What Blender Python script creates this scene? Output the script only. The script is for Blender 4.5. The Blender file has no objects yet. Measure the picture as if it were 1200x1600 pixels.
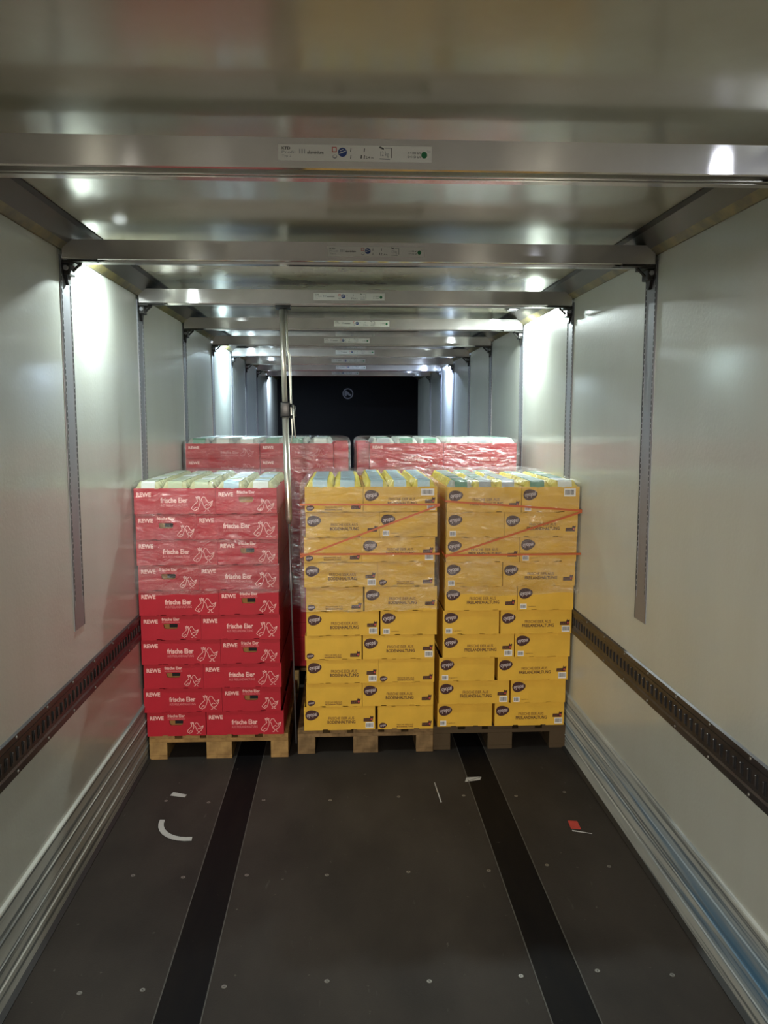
import bpy, bmesh, math, random
from mathutils import Matrix, Vector, noise
from mathutils.geometry import tessellate_polygon
random.seed(7)
C = bpy.context.scene.collection
SC = bpy.context.scene

# ---------------------------------------------------------------- camera
F, YAW, PITCH = 1289.3, 0.0494, 0.1119
cam_d = bpy.data.cameras.new('camera'); cam = bpy.data.objects.new('camera', cam_d); C.objects.link(cam)
cam_d.sensor_fit = 'VERTICAL'; cam_d.sensor_height = 24.0; cam_d.lens = 24.0 * F / 1600.0
cam_d.clip_start = 0.05
cy, sy, cp, sp = math.cos(YAW), math.sin(YAW), math.cos(PITCH), math.sin(PITCH)
fw = Vector((sy*cp, cy*cp, -sp)); rt = Vector((cy, -sy, 0)); up = rt.cross(fw)
m = Matrix((rt, up, -fw)).transposed().to_4x4(); m.translation = Vector((-0.0896, 0, 1.9386))
cam.matrix_world = m
SC.camera = cam

# ---------------------------------------------------------------- light and exposure
W = bpy.data.worlds.new('World'); SC.world = W; W.use_nodes = True
W.node_tree.nodes['Background'].inputs[0].default_value = (0.9, 0.85, 0.72, 1)
W.node_tree.nodes['Background'].inputs[1].default_value = 0.18
SC.view_settings.view_transform = 'Standard'; SC.view_settings.look = 'None'
SC.view_settings.gamma = 1; SC.view_settings.use_curve_mapping = False
SC.view_settings.exposure = 1.12
SC.cycles.use_denoising = True
SC.cycles.max_bounces = 10; SC.cycles.transparent_max_bounces = 24
WARM, COOL, BLUE = (1.0, 0.97, 0.86), (0.86, 1.0, 0.98), (0.62, 0.78, 1.0)
# roof lamps of the trailer: side, distance along it, watts, colour
LAMPS = [(-1, 0.30, 7.0, WARM), (1, 1.86, 2.4, (0.82, 0.88, 1.0)), (-1, 3.84, 11.0, COOL), (1, 5.72, 17.0, COOL),
         (-1, 8.10, 26.0, (0.66, 0.88, 1.0)), (1, 10.3, 32.0, (0.50, 0.66, 1.0)), (1, -1.2, 8.0, WARM), (-1, 12.9, 20.0, BLUE), (-1, -2.2, 8.0, WARM)]

# added fill light outside the open rear end, brightens the carton fronts
FILL_POS = (-0.95, -7.0, 2.66)
dl = bpy.data.lights.new('front_fill_light', 'AREA'); dl.shape = 'RECTANGLE'; dl.size = 0.40; dl.size_y = 0.22; dl.energy = 215; dl.color = (1.0, 0.88, 0.74)
dlo = bpy.data.objects.new('front_fill_light', dl); C.objects.link(dlo); dlo.location = (FILL_POS[0], FILL_POS[1]+0.06, FILL_POS[2])
dlo.rotation_euler = Vector((0.9, 11.6, -1.2)).to_track_quat('-Z', 'Y').to_euler()

# ---------------------------------------------------------------- materials
def mat(name, col, rough=0.5, metal=0.0, spec=0.5, coat=0.0, **kw):
    x = bpy.data.materials.new(name); x.use_nodes = True
    b = x.node_tree.nodes['Principled BSDF']
    b.inputs['Base Color'].default_value = (*col, 1); b.inputs['Roughness'].default_value = rough
    b.inputs['Metallic'].default_value = metal; b.inputs['Specular IOR Level'].default_value = spec
    b.inputs['Coat Weight'].default_value = coat; b.inputs['Coat Roughness'].default_value = 0.12
    return x
def nodes(x): return x.node_tree.nodes, x.node_tree.links, x.node_tree.nodes['Principled BSDF']
def coords(x, scale=(1, 1, 1), obj=True):
    N, L, b = nodes(x)
    t = N.new('ShaderNodeTexCoord'); mp = N.new('ShaderNodeMapping'); mp.inputs['Scale'].default_value = scale
    L.new(t.outputs['Object' if obj else 'Generated'], mp.inputs['Vector']); return mp.outputs['Vector']
def add_noise(x, scale=(1, 1, 1), s=5, detail=6, lo=0.35, hi=0.65, rough=0.55):
    N, L, b = nodes(x)
    n = N.new('ShaderNodeTexNoise'); n.inputs['Scale'].default_value = s; n.inputs['Detail'].default_value = detail
    n.inputs['Roughness'].default_value = rough
    L.new(coords(x, scale), n.inputs['Vector'])
    r = N.new('ShaderNodeMapRange'); r.inputs['From Min'].default_value = lo; r.inputs['From Max'].default_value = hi
    L.new(n.outputs['Fac'], r.inputs['Value']); return r.outputs['Result']
def blend(x, fac, cola, colb):
    """mix two colours (tuples or sockets) by a socket"""
    N, L, b = nodes(x)
    m = N.new('ShaderNodeMix'); m.data_type = 'RGBA'
    L.new(fac, m.inputs['Factor'])
    for s, c in ((m.inputs['A'], cola), (m.inputs['B'], colb)):
        if isinstance(c, tuple): s.default_value = (*c, 1)
        else: L.new(c, s)
    return m.outputs['Result']
def bump(x, fac, strength=0.2, dist=0.002):
    N, L, b = nodes(x)
    u = N.new('ShaderNodeBump'); u.inputs['Strength'].default_value = strength; u.inputs['Distance'].default_value = dist
    L.new(fac, u.inputs['Height']); L.new(u.outputs['Normal'], b.inputs['Normal'])
def mul(x, a, bb):
    N, L, b = nodes(x); q = N.new('ShaderNodeMath'); q.operation = 'MULTIPLY'
    L.new(a, q.inputs[0])
    if isinstance(bb, (int, float)): q.inputs[1].default_value = bb
    else: L.new(bb, q.inputs[1])
    return q.outputs[0]
def base(x, sock): x.node_tree.links.new(sock, x.node_tree.nodes['Principled BSDF'].inputs['Base Color'])

M = {}
# wall panels: off-white glass-fibre, weave and faint rub marks
w = mat('wall_panel', (0.53, 0.54, 0.485), 0.40, spec=0.5, coat=0.5)
base(w, blend(w, add_noise(w, (1, 1, 0.25), 2.2), (0.53, 0.54, 0.485), (0.48, 0.485, 0.425)))
bump(w, add_noise(w, (1, 1, 1), 60, 2), 0.12, 0.002); M['wall'] = w
w = mat('roof_panel', (0.42, 0.42, 0.33), 0.20, spec=0.5, coat=0.6)
base(w, blend(w, add_noise(w, (1, 1, 1), 1.5), (0.46, 0.44, 0.34), (0.38, 0.35, 0.25)))
bump(w, add_noise(w, (1, 0.4, 1), 2.5, 2), 0.12, 0.02); M['roof'] = w
w = mat('black_bulkhead', (0.004, 0.004, 0.005), 0.7, spec=0.1); M['black'] = w
# brushed aluminium with stains
def alu(name, col, rough, an):
    w = mat(name, col, rough, 0.72)
    N, L, b = nodes(w)
    b.inputs['Anisotropic'].default_value = an
    b.inputs['Anisotropic Rotation'].default_value = 0.25
    t = N.new('ShaderNodeTangent'); t.direction_type = 'UV_MAP'; L.new(t.outputs[0], b.inputs['Tangent'])
    base(w, blend(w, add_noise(w, (1, 1, 1), 4, 5), col, tuple(c*0.86 for c in col)))
    return w
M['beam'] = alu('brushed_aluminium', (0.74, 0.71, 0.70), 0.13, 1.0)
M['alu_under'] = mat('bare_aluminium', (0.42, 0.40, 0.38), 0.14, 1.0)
M['alu'] = mat('aluminium', (0.55, 0.55, 0.54), 0.38, 1.0)
M['alu_dull'] = mat('dull_aluminium', (0.30, 0.30, 0.32), 0.5, 0.7)
M['steel_dark'] = mat('dark_steel', (0.05, 0.048, 0.045), 0.45, 0.8)
M['dark_slot'] = mat('slot_shadow', (0.008, 0.008, 0.01), 0.8)
M['rail'] = mat('rail_steel', (0.07, 0.065, 0.068), 0.42, 0.6)
base(M['rail'], blend(M['rail'], add_noise(M['rail'], (1, 1, 4), 6), (0.085, 0.078, 0.078), (0.05, 0.048, 0.05)))
M['cove'] = mat('cove_profile', (0.055, 0.052, 0.038), 0.4, 0.3)
M['cove_trim'] = mat('cove_trim', (0.33, 0.27, 0.10), 0.45, 0.2)
base(M['cove_trim'], blend(M['cove_trim'], add_noise(M['cove_trim'], (1, 1, 1), 9), (0.22, 0.18, 0.06), (0.09, 0.08, 0.04)))
M['rubber'] = mat('black_seal', (0.012, 0.012, 0.012), 0.6)
# floor: phenolic plywood, worn
w = mat('floor_plywood', (0.035, 0.031, 0.027), 0.62, spec=0.18)
c1 = blend(w, add_noise(w, (1, 0.5, 1), 2.2, 8), (0.042, 0.035, 0.029), (0.022, 0.0185, 0.016))
c2 = blend(w, mul(w, add_noise(w, (6, 1.2, 1), 5, 4, 0.68, 0.80), 0.5), c1, (0.12, 0.11, 0.10))
c3 = blend(w, mul(w, add_noise(w, (1, 1, 1), 30, 3, 0.71, 0.76), 0.6), c2, (0.14, 0.13, 0.11))
base(w, c3); bump(w, add_noise(w, (1, 1, 1), 160, 2), 0.25, 0.001); M['floor'] = w
w = mat('floor_strip', (0.010, 0.009, 0.010), 0.62, spec=0.10)
c1 = blend(w, add_noise(w, (3, 0.5, 1), 5, 6), (0.006, 0.005, 0.005), (0.0032, 0.003, 0.004))
base(w, blend(w, mul(w, add_noise(w, (1, 1, 1), 30, 3, 0.70, 0.8), 0.4), c1, (0.13, 0.12, 0.10)))
M['strip'] = w
M['joint'] = mat('panel_joint', (0.07, 0.066, 0.058), 0.6)
M['screw'] = mat('screw_head', (0.22, 0.21, 0.19), 0.45, 0.6)
# kick liner along the walls
def liner(name, blue):
    w = mat(name, (0.5, 0.51, 0.48), 0.55, spec=0.3, coat=0.0)
    c = blend(w, add_noise(w, (1, 0.5, 3), 3), (0.50, 0.51, 0.47), (0.38, 0.39, 0.36))
    c = blend(w, mul(w, add_noise(w, (1, 0.10, 12), 5.0, 6, 0.52, 0.58), 0.85), c, (0.11, 0.125, 0.13))
    if blue:
        N, L, b = nodes(w)
        sx = N.new('ShaderNodeSeparateXYZ'); L.new(coords(w), sx.inputs[0])
        g = N.new('ShaderNodeMapRange'); g.inputs['From Min'].default_value = 0.30; g.inputs['From Max'].default_value = 0.17
        L.new(sx.outputs['Z'], g.inputs['Value'])
        g2 = N.new('ShaderNodeMapRange'); g2.inputs['From Min'].default_value = 0.05; g2.inputs['From Max'].default_value = 0.15
        L.new(sx.outputs['Z'], g2.inputs['Value'])
        k = mul(w, mul(w, g.outputs[0], g2.outputs[0]), add_noise(w, (1, 0.13, 5), 3.6, 8, 0.38, 0.52))
        c = blend(w, mul(w, k, 0.9), c, (0.055, 0.17, 0.30))
    base(w, c); return w
M['liner'] = liner('kick_liner', False); M['liner_blue'] = liner('kick_liner_scuffed_blue', True)
# cartons
def card(name, col, k=0.88):
    w = mat(name, col, 0.5, spec=0.35)
    base(w, blend(w, add_noise(w, (1, 1, 1), 7, 4), col, tuple(c*k for c in col)))
    return w
M['red'] = card('red_cardboard', (0.46, 0.010, 0.026)); M['yellow'] = card('yellow_cardboard', (0.74, 0.43, 0.045))
M['pink'] = mat('pale_print', (0.85, 0.48, 0.45), 0.55); M['pink2'] = mat('thin_print', (0.62, 0.16, 0.17), 0.55)
M['brown'] = mat('brown_print', (0.045, 0.008, 0.006), 0.5); M['olive'] = mat('olive_print', (0.15, 0.06, 0.010), 0.5)
M['lilac'] = mat('logo_letters', (0.60, 0.50, 0.50), 0.5)
M['white'] = mat('white_paper', (0.78, 0.76, 0.74), 0.5); M['ink'] = mat('ink', (0.05, 0.05, 0.055), 0.5)
M['grey_ink'] = mat('grey_ink', (0.30, 0.30, 0.33), 0.5)
M['redink'] = mat('red_ink', (0.55, 0.06, 0.05), 0.5); M['blueink'] = mat('blue_ink', (0.02, 0.05, 0.22), 0.4)
M['greenink'] = mat('green_ink', (0.01, 0.16, 0.06), 0.4)
M['kraft'] = mat('brown_pulp', (0.34, 0.17, 0.05), 0.8)
w = mat('pallet_wood', (0.40, 0.25, 0.09), 0.7, spec=0.2)
base(w, blend(w, add_noise(w, (1, 1, 1), 14, 6), (0.44, 0.27, 0.10), (0.24, 0.14, 0.055))); M['wood'] = w
w = mat('pallet_wood_old', (0.22, 0.15, 0.08), 0.75, spec=0.2)
base(w, blend(w, add_noise(w, (1, 1, 1), 14, 6), (0.27, 0.17, 0.08), (0.12, 0.075, 0.035))); M['wood_old'] = w
M['wood_dark'] = mat('pallet_wood_dark', (0.075, 0.052, 0.03), 0.8, spec=0.15)
M['pulp_yellow'] = mat('yellow_pulp', (0.68, 0.56, 0.08), 0.8); M['pulp_pale'] = mat('pale_pulp', (0.46, 0.45, 0.25), 0.8)
M['pulp_grey'] = mat('grey_pulp', (0.42, 0.44, 0.40), 0.8)
M['sl_blue'] = mat('light_blue_sleeve', (0.36, 0.52, 0.60), 0.4); M['sl_green'] = mat('green_sleeve', (0.10, 0.26, 0.17), 0.4)
M['sl_lime'] = mat('pale_green_sleeve', (0.42, 0.48, 0.30), 0.4); M['sl_white'] = mat('white_sleeve', (0.66, 0.70, 0.66), 0.4); M['sl_grey'] = mat('grey_sleeve', (0.34, 0.38, 0.40), 0.4)
M['black_plastic'] = mat('black_plastic', (0.012, 0.012, 0.013), 0.35)
M['orange'] = mat('orange_tape', (0.46, 0.085, 0.012), 0.4)
M['cream_tube'] = mat('pale_tube', (0.62, 0.60, 0.54), 0.3, 0.75)
M['scrap_red'] = mat('red_paper', (0.50, 0.05, 0.035), 0.7); M['scrap_white'] = mat('scrap_paper', (0.42, 0.41, 0.39), 0.7)
M['emblem'] = mat('emblem_grey', (0.16, 0.16, 0.20), 0.5)
# stretch film
w = bpy.data.materials.new('stretch_film'); w.use_nodes = True; N = w.node_tree.nodes; L = w.node_tree.links
pb = N['Principled BSDF']
tr = N.new('ShaderNodeBsdfTransparent'); tr.inputs[0].default_value = (0.99, 0.99, 0.99, 1)
gl = N.new('ShaderNodeBsdfGlossy'); gl.inputs['Roughness'].default_value = 0.17; gl.inputs['Color'].default_value = (1, 1, 1, 1)
df = N.new('ShaderNodeBsdfDiffuse'); df.inputs[0].default_value = (0.8, 0.8, 0.8, 1)
bm_ = N.new('ShaderNodeBump'); bm_.inputs['Strength'].default_value = 1.0; bm_.inputs['Distance'].default_value = 0.05
n1 = N.new('ShaderNodeTexNoise'); n1.inputs['Scale'].default_value = 10; n1.inputs['Detail'].default_value = 6; n1.inputs['Roughness'].default_value = 0.52; n1.inputs['Distortion'].default_value = 1.6
L.new(coords(w, (0.8, 0.8, 2.2)), n1.inputs['Vector']); L.new(n1.outputs['Fac'], bm_.inputs['Height'])
L.new(bm_.outputs[0], gl.inputs['Normal'])
hz = mul(w, add_noise(w, (1, 1, 2.4), 4.0, 5, 0.46, 0.74), 0.10)
mA = N.new('ShaderNodeMixShader'); L.new(hz, mA.inputs[0]); L.new(tr.outputs[0], mA.inputs[1]); L.new(df.outputs[0], mA.inputs[2])
mB = N.new('ShaderNodeMixShader'); mB.inputs[0].default_value = 0.14; L.new(mA.outputs[0], mB.inputs[1]); L.new(gl.outputs[0], mB.inputs[2])
L.new(mB.outputs[0], N['Material Output'].inputs['Surface']); N.remove(pb); M['film'] = w
w = mat('lamp_lens', (0.9, 0.9, 0.9), 0.3); w.node_tree.nodes['Principled BSDF'].inputs['Emission Color'].default_value = (0.9, 0.97, 1, 1)
w.node_tree.nodes['Principled BSDF'].inputs['Emission Strength'].default_value = 12; M['lens'] = w

# ---------------------------------------------------------------- builders
class MB:
    def __init__(s): s.v = []; s.f = []; s.m = []; s.mats = []
    def mi(s, key):
        if key not in s.mats: s.mats.append(key)
        return s.mats.index(key)
    def add(s, vs, fs, key):
        o = len(s.v); s.v += [tuple(p) for p in vs]; k = s.mi(key)
        for f in fs: s.f.append(tuple(i+o for i in f)); s.m.append(k)
        return s
    def box(s, x0, x1, y0, y1, z0, z1, key, ch=0.0):
        if ch <= 0:
            vs = [(x, y, z) for z in (z0, z1) for y in (y0, y1) for x in (x0, x1)]
            return s.add(vs, [(0, 2, 3, 1), (4, 5, 7, 6), (0, 1, 5, 4), (2, 6, 7, 3), (0, 4, 6, 2), (1, 3, 7, 5)], key)
        bm = bmesh.new(); bmesh.ops.create_cube(bm, size=1)
        for q in bm.verts: q.co = Vector(((x0+x1)/2+q.co.x*(x1-x0), (y0+y1)/2+q.co.y*(y1-y0), (z0+z1)/2+q.co.z*(z1-z0)))
        bmesh.ops.bevel(bm, geom=bm.edges[:], offset=ch, segments=2, affect='EDGES', profile=0.6)
        bm.verts.index_update()
        s.add([q.co[:] for q in bm.verts], [[q.index for q in f.verts] for f in bm.faces], key); bm.free(); return s
    def tube(s, pts, r, key, n=12, cap=True):
        pts = [Vector(p) for p in pts]; rs = r if isinstance(r, (list, tuple)) else [r]*len(pts)
        vs = []; fs = []
        for i, p in enumerate(pts):
            d = (pts[min(i+1, len(pts)-1)] - pts[max(i-1, 0)]).normalized()
            a = d.cross(Vector((0, 1, 0)) if abs(d.y) < 0.9 else Vector((1, 0, 0))).normalized(); b = d.cross(a)
            vs += [p + (a*math.cos(t*2*math.pi/n) + b*math.sin(t*2*math.pi/n))*rs[i] for t in range(n)]
        for i in range(len(pts)-1):
            for t in range(n): fs.append((i*n+t, i*n+(t+1) % n, (i+1)*n+(t+1) % n, (i+1)*n+t))
        if cap: fs.append(tuple(range(n))); fs.append(tuple(range((len(pts)-1)*n, len(pts)*n))[::-1])
        return s.add(vs, fs, key)
    def prism_x(s, prof, x0, x1, key):
        """profile of (y, z) points carried along x"""
        n = len(prof); vs = [(x, y, z) for x in (x0, x1) for y, z in prof]
        return s.add(vs, [(i, (i+1) % n, n+(i+1) % n, n+i) for i in range(n)] + [tuple(range(n))[::-1], tuple(range(n, 2*n))], key)
    def prism_y(s, prof, y0, y1, key, cuts=1):
        """profile of (x, z) points carried along y"""
        n = len(prof); vs = [(x, y, z) for y in (y0, y1) for x, z in prof]
        return s.add(vs, [(i, n+i, n+(i+1) % n, (i+1) % n) for i in range(n)] + [tuple(range(n)), tuple(range(n, 2*n))[::-1]], key)
    def plate(s, loops, y, th, key):
        """a plate facing -y, outline loops of (x, z) with holes"""
        ls = [[Vector((a, 0, b)) for a, b in l] for l in loops]
        tris = tessellate_polygon(ls); flat = [p for l in ls for p in l]; n = len(flat)
        vs = [(p.x, y, p.z) for p in flat]; fs = [tuple(t) for t in tris]
        if th:
            vs += [(p.x, y+th, p.z) for p in flat]; fs += [tuple(i+n for i in reversed(t)) for t in tris]
            o = 0
            for l in ls:
                k = len(l); fs += [(o+i, o+(i+1) % k, n+o+(i+1) % k, n+o+i) for i in range(k)]; o += k
        return s.add(vs, fs, key)
    def rod(s, a, b, wd, y, key):
        """a flat printed stroke from a to b, (x, z) points"""
        a = Vector(a); b = Vector(b); d = (b-a)
        if d.length < 1e-6: return s
        d = d.normalized(); n = Vector((-d.y, d.x))*wd/2; a = a-d*wd*0.3; b = b+d*wd*0.3
        ps = [a+n, a-n, b-n, b+n]
        return s.add([(p.x, y, p.y) for p in ps], [(0, 1, 2, 3)], key)
    def disc(s, cx, cz, rx, rz, y, key, n=28, tilt=0.0, egg=0.0):
        vs = []
        for i in range(n):
            t = 2*math.pi*i/n; x = math.cos(t)*rx; z = math.sin(t)*rz*(1 - egg*math.cos(t))
            vs.append((cx+x*math.cos(tilt)-z*math.sin(tilt), y, cz+x*math.sin(tilt)+z*math.cos(tilt)))
        return s.add(vs, [tuple(range(n))], key)
    def mesh(s, name, smooth=False, fix=True):
        me = bpy.data.meshes.new(name); me.from_pydata(s.v, [], s.f)
        for k in s.mats: me.materials.append(M[k])
        me.polygons.foreach_set('material_index', s.m)
        if fix:
            bm = bmesh.new(); bm.from_mesh(me); bmesh.ops.recalc_face_normals(bm, faces=bm.faces); bm.to_mesh(me); bm.free()
        if smooth: me.polygons.foreach_set('use_smooth', [True]*len(me.polygons))
        uv = me.uv_layers.new(name='UVMap')
        for l in me.loops:
            c = me.vertices[l.vertex_index].co; uv.data[l.index].uv = (c.x, c.z + 0.7*c.y)
        me.update(); return me
    def build(s, name, parent=None, smooth=False, loc=(0, 0, 0)):
        return link(name, s.mesh(name, smooth), parent, loc)
def link(name, me, parent=None, loc=(0, 0, 0), rot=(0, 0, 0)):
    o = bpy.data.objects.new(name, me); C.objects.link(o); o.location = loc; o.rotation_euler = rot
    if parent: o.parent = parent
    return o
def tag(o, label, cat, group=None, kind=None):
    o['label'] = label; o['category'] = cat
    if group: o['group'] = group
    if kind: o['kind'] = kind
    return o
def empty(name, loc=(0, 0, 0), rz=0):
    o = link(name, None, None, loc, (0, 0, rz)); o.empty_display_size = 0.05; return o
def struct(o): o['kind'] = 'structure'; return o
_txt = {}
def text_geo(t, bold=0.0, shear=0.0):
    k = (t, bold, shear)
    if k not in _txt:
        cu = bpy.data.curves.new('lettering', 'FONT'); cu.body = t; cu.size = 1; cu.offset = bold; cu.shear = shear
        cu.resolution_u = 2
        o = bpy.data.objects.new('lettering', cu); C.objects.link(o); bpy.context.view_layer.update()
        me = bpy.data.meshes.new_from_object(o.evaluated_get(bpy.context.evaluated_depsgraph_get()))
        vs = [v.co.copy() for v in me.vertices]; fs = [tuple(p.vertices) for p in me.polygons]
        bpy.data.objects.remove(o); bpy.data.curves.remove(cu); bpy.data.meshes.remove(me)
        _txt[k] = (vs, fs)
    return _txt[k]
def text(mb, t, x0, x1, z0, z1, y, key, bold=0.0, shear=0.0, tilt=0.0):
    """flat lettering fitted to a rectangle on a face that looks to -y"""
    vs, fs = text_geo(t, bold, shear)
    a = min(v.x for v in vs); b = max(v.x for v in vs); c = min(v.y for v in vs); d = max(v.y for v in vs)
    cx, cz = (x0+x1)/2, (z0+z1)/2; out = []
    for v in vs:
        px = ((v.x-a)/(b-a)-0.5)*(x1-x0); pz = ((v.y-c)/(d-c)-0.5)*(z1-z0)
        out.append((cx+px*math.cos(tilt)-pz*math.sin(tilt), y, cz+px*math.sin(tilt)+pz*math.cos(tilt)))
    mb.add(out, fs, key)

# ---------------------------------------------------------------- the trailer shell
WX, ZC, ZR = 1.23, 2.633, 2.705          # half width, height where the cove starts, roof height
YB, YE = -2.6, 14.6
ORD = ['first', 'second', 'third', 'fourth', 'fifth', 'sixth', 'seventh', 'eighth', 'ninth', 'tenth']
struct(MB().box(-WX-0.08, WX+0.08, YB, YE+0.1, -0.08, 0, 'floor').build('floor'))
struct(MB().box(-WX-0.08, -WX, YB, YE, 0, ZR+0.1, 'wall').build('wall_left'))
struct(MB().box(WX, WX+0.08, YB, YE, 0, ZR+0.1, 'wall').build('wall_right'))
struct(MB().box(-WX, WX, YB, YE, ZR, ZR+0.08, 'roof').build('ceiling'))
struct(MB().box(-WX, WX, YE, YE+0.1, 0, ZR+0.1, 'black').build('wall_front'))
for s, nm in ((-1, 'trim_1'), (1, 'trim_2')):
    b = MB()
    b.prism_y([(s*WX, ZC-0.012), (s*(WX-0.008), ZC-0.012), (s*(WX-0.035), ZC+0.012), (s*WX, ZC+0.04)], YB, YE, 'cove_trim')
    b.prism_y([(s*(WX-0.035), ZC+0.012), (s*(WX-0.100), ZC+0.062), (s*(WX-0.095), ZR), (s*WX, ZR), (s*WX, ZC+0.04)], YB, YE, 'cove')
    b.prism_y([(s*(WX-0.098), ZC+0.060), (s*(WX-0.118), ZR-0.004), (s*(WX-0.118), ZR), (s*(WX-0.095), ZR)], YB, YE, 'rubber')
    struct(b.build(nm))
struct(MB().box(-WX, WX, YB, YB+0.08, 2.53, ZR, 'alu').build('trim_5'))      # unseen header, added to keep the fill light off roof and upper walls
# dark runner strips, panel joints and screw heads of the floor
for k, (x0, x1) in enumerate(((-0.715, -0.560), (0.575, 0.735))):
    b = MB().box(x0, x1, YB, YE, 0, 0.0015, 'strip')
    for x in (x0, x1): b.box(x-0.002, x+0.002, YB, YE, 0, 0.0022, 'joint')
    struct(b.build('trim_%d' % (3+k)))
floor = bpy.data.objects['floor']
sc_me = MB().tube([(0, 0, 0), (0, 0, 0.0018)], 0.009, 'screw', 14).add([(-0.005, -0.0012, 0.002), (0.005, -0.0012, 0.002), (0.005, 0.0012, 0.002), (-0.005, 0.0012, 0.002)], [(0, 1, 2, 3)], 'dark_slot').mesh('screw')
for y in (1.25, 1.95, 2.66, 3.36, 4.06):
    for x in (-1.0, -0.775, -0.50, -0.16, 0.19, 0.52, 0.79, 1.05):
        link('screw', sc_me, floor, (x+random.uniform(-.012, .012), y+random.uniform(-.02, .02), 0), (0, 0, random.uniform(0, 3)))
# kick liners with their ridges
for s, nm, key in ((-1, 'baseboard_left', 'liner'), (1, 'baseboard_right', 'liner_blue')):
    prof = [(0, 0), (0.014, 0), (0.013, 0.077), (0.0165, 0.081), (0.013, 0.085), (0.012, 0.148), (0.0155, 0.152), (0.012, 0.156),
            (0.011, 0.228), (0.0145, 0.232), (0.011, 0.236), (0.009, 0.316), (0.013, 0.321), (0.011, 0.327), (0, 0.331)]
    b = MB().prism_y([(s*(WX-a), z) for a, z in prof], YB, YE, key)
    b.prism_y([(s*(WX-0.013), 0), (s*(WX-0.033), 0), (s*(WX-0.033), 0.004), (s*(WX-0.013), 0.012)], YB, YE, 'rubber')
    struct(b.build(nm))

# ---------------------------------------------------------------- lashing rails and wall tracks
RV = {s: MB().tube([(0, 0, 0), (-s*0.003, 0, 0)], [0.006, 0.004], 'screw', 8).mesh('rivet') for s in (-1, 1)}
for s, side in ((-1, 'left'), (1, 'right')):
    r = MB(); x0, x1 = s*WX, s*(WX-0.010)
    r.prism_y([(x0, 0.712), (x1, 0.716), (x1, 0.742), (s*(WX-0.006), 0.750), (s*(WX-0.006), 0.828), (x1, 0.836), (x1, 0.858), (x0, 0.862)], YB, YE, 'rail')
    sl = r
    y = 0.9; k = 0
    while y < 4.62:
        xf = s*(WX-0.0065)
        sl.prism_y([(xf, 0.765), (xf-s*0.0012, 0.765), (xf-s*0.0012, 0.813), (xf, 0.813)], y, y+0.011, 'dark_slot')
        sl.prism_y([(xf, 0.770), (xf-s*0.004, 0.772), (xf-s*0.004, 0.806), (xf, 0.808)], y+0.014, y+0.020, 'rail')
        y += 0.050; k += 1
    o = r.build('lashing_rail')
    tag(o, 'long dark slotted steel lashing rail running along the %s wall' % side, 'rail')
    y = 1.0
    while y < 4.6:
        for z in (0.727, 0.849):
            link('rivet', RV[s], o, (s*(WX-0.010), y, z))
        y += 0.30
BY = [2.226, 3.483, 4.743, 6.05, 7.34, 8.60, 9.85, 11.1, 12.45]
BZ0, BZ1 = 2.579, 2.659
def track_mesh(s):
    t = MB(); d = t; h = 0.066
    z0, z1 = 1.045, 2.60
    t.prism_y([(s*WX, z0), (s*(WX-0.003), z0), (s*(WX-0.003), z1), (s*WX, z1)], -h, h, 'alu_dull')
    for y in (-h+0.014, h-0.014):
        t.prism_y([(s*(WX-0.003), z0+0.1), (s*(WX-0.0045), z0+0.1), (s*(WX-0.0045), z1), (s*(WX-0.003), z1)], y-0.0035, y+0.0035, 'alu_dull')
        z = z0+0.13
        while z < z1-0.03:
            xf = s*(WX-0.0045); d.prism_y([(xf, z), (xf-s*0.0006, z), (xf-s*0.0006, z+0.017), (xf, z+0.017)], y-0.0028, y+0.0028, 'dark_slot'); z += 0.025
    # dark gap lines each side
    for y in (-h, h-0.002): t.prism_y([(s*(WX-0.003), z0), (s*(WX-0.0038), z0), (s*(WX-0.0038), z1), (s*(WX-0.003), z1)], y, y+0.002, 'dark_slot')
    return t.mesh('wall_track')
TM = {s: track_mesh(s) for s in (-1, 1)}
for i, y in enumerate(BY):
    for s, side in ((-1, 'left'), (1, 'right')):
        o = link('wall_track', TM[s], None, (0, y+0.06, 0))
        tag(o, 'grey slotted upright track on the %s wall beneath the %s roof beam' % (side, ORD[i]), 'wall track', 'upright wall tracks')

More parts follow.
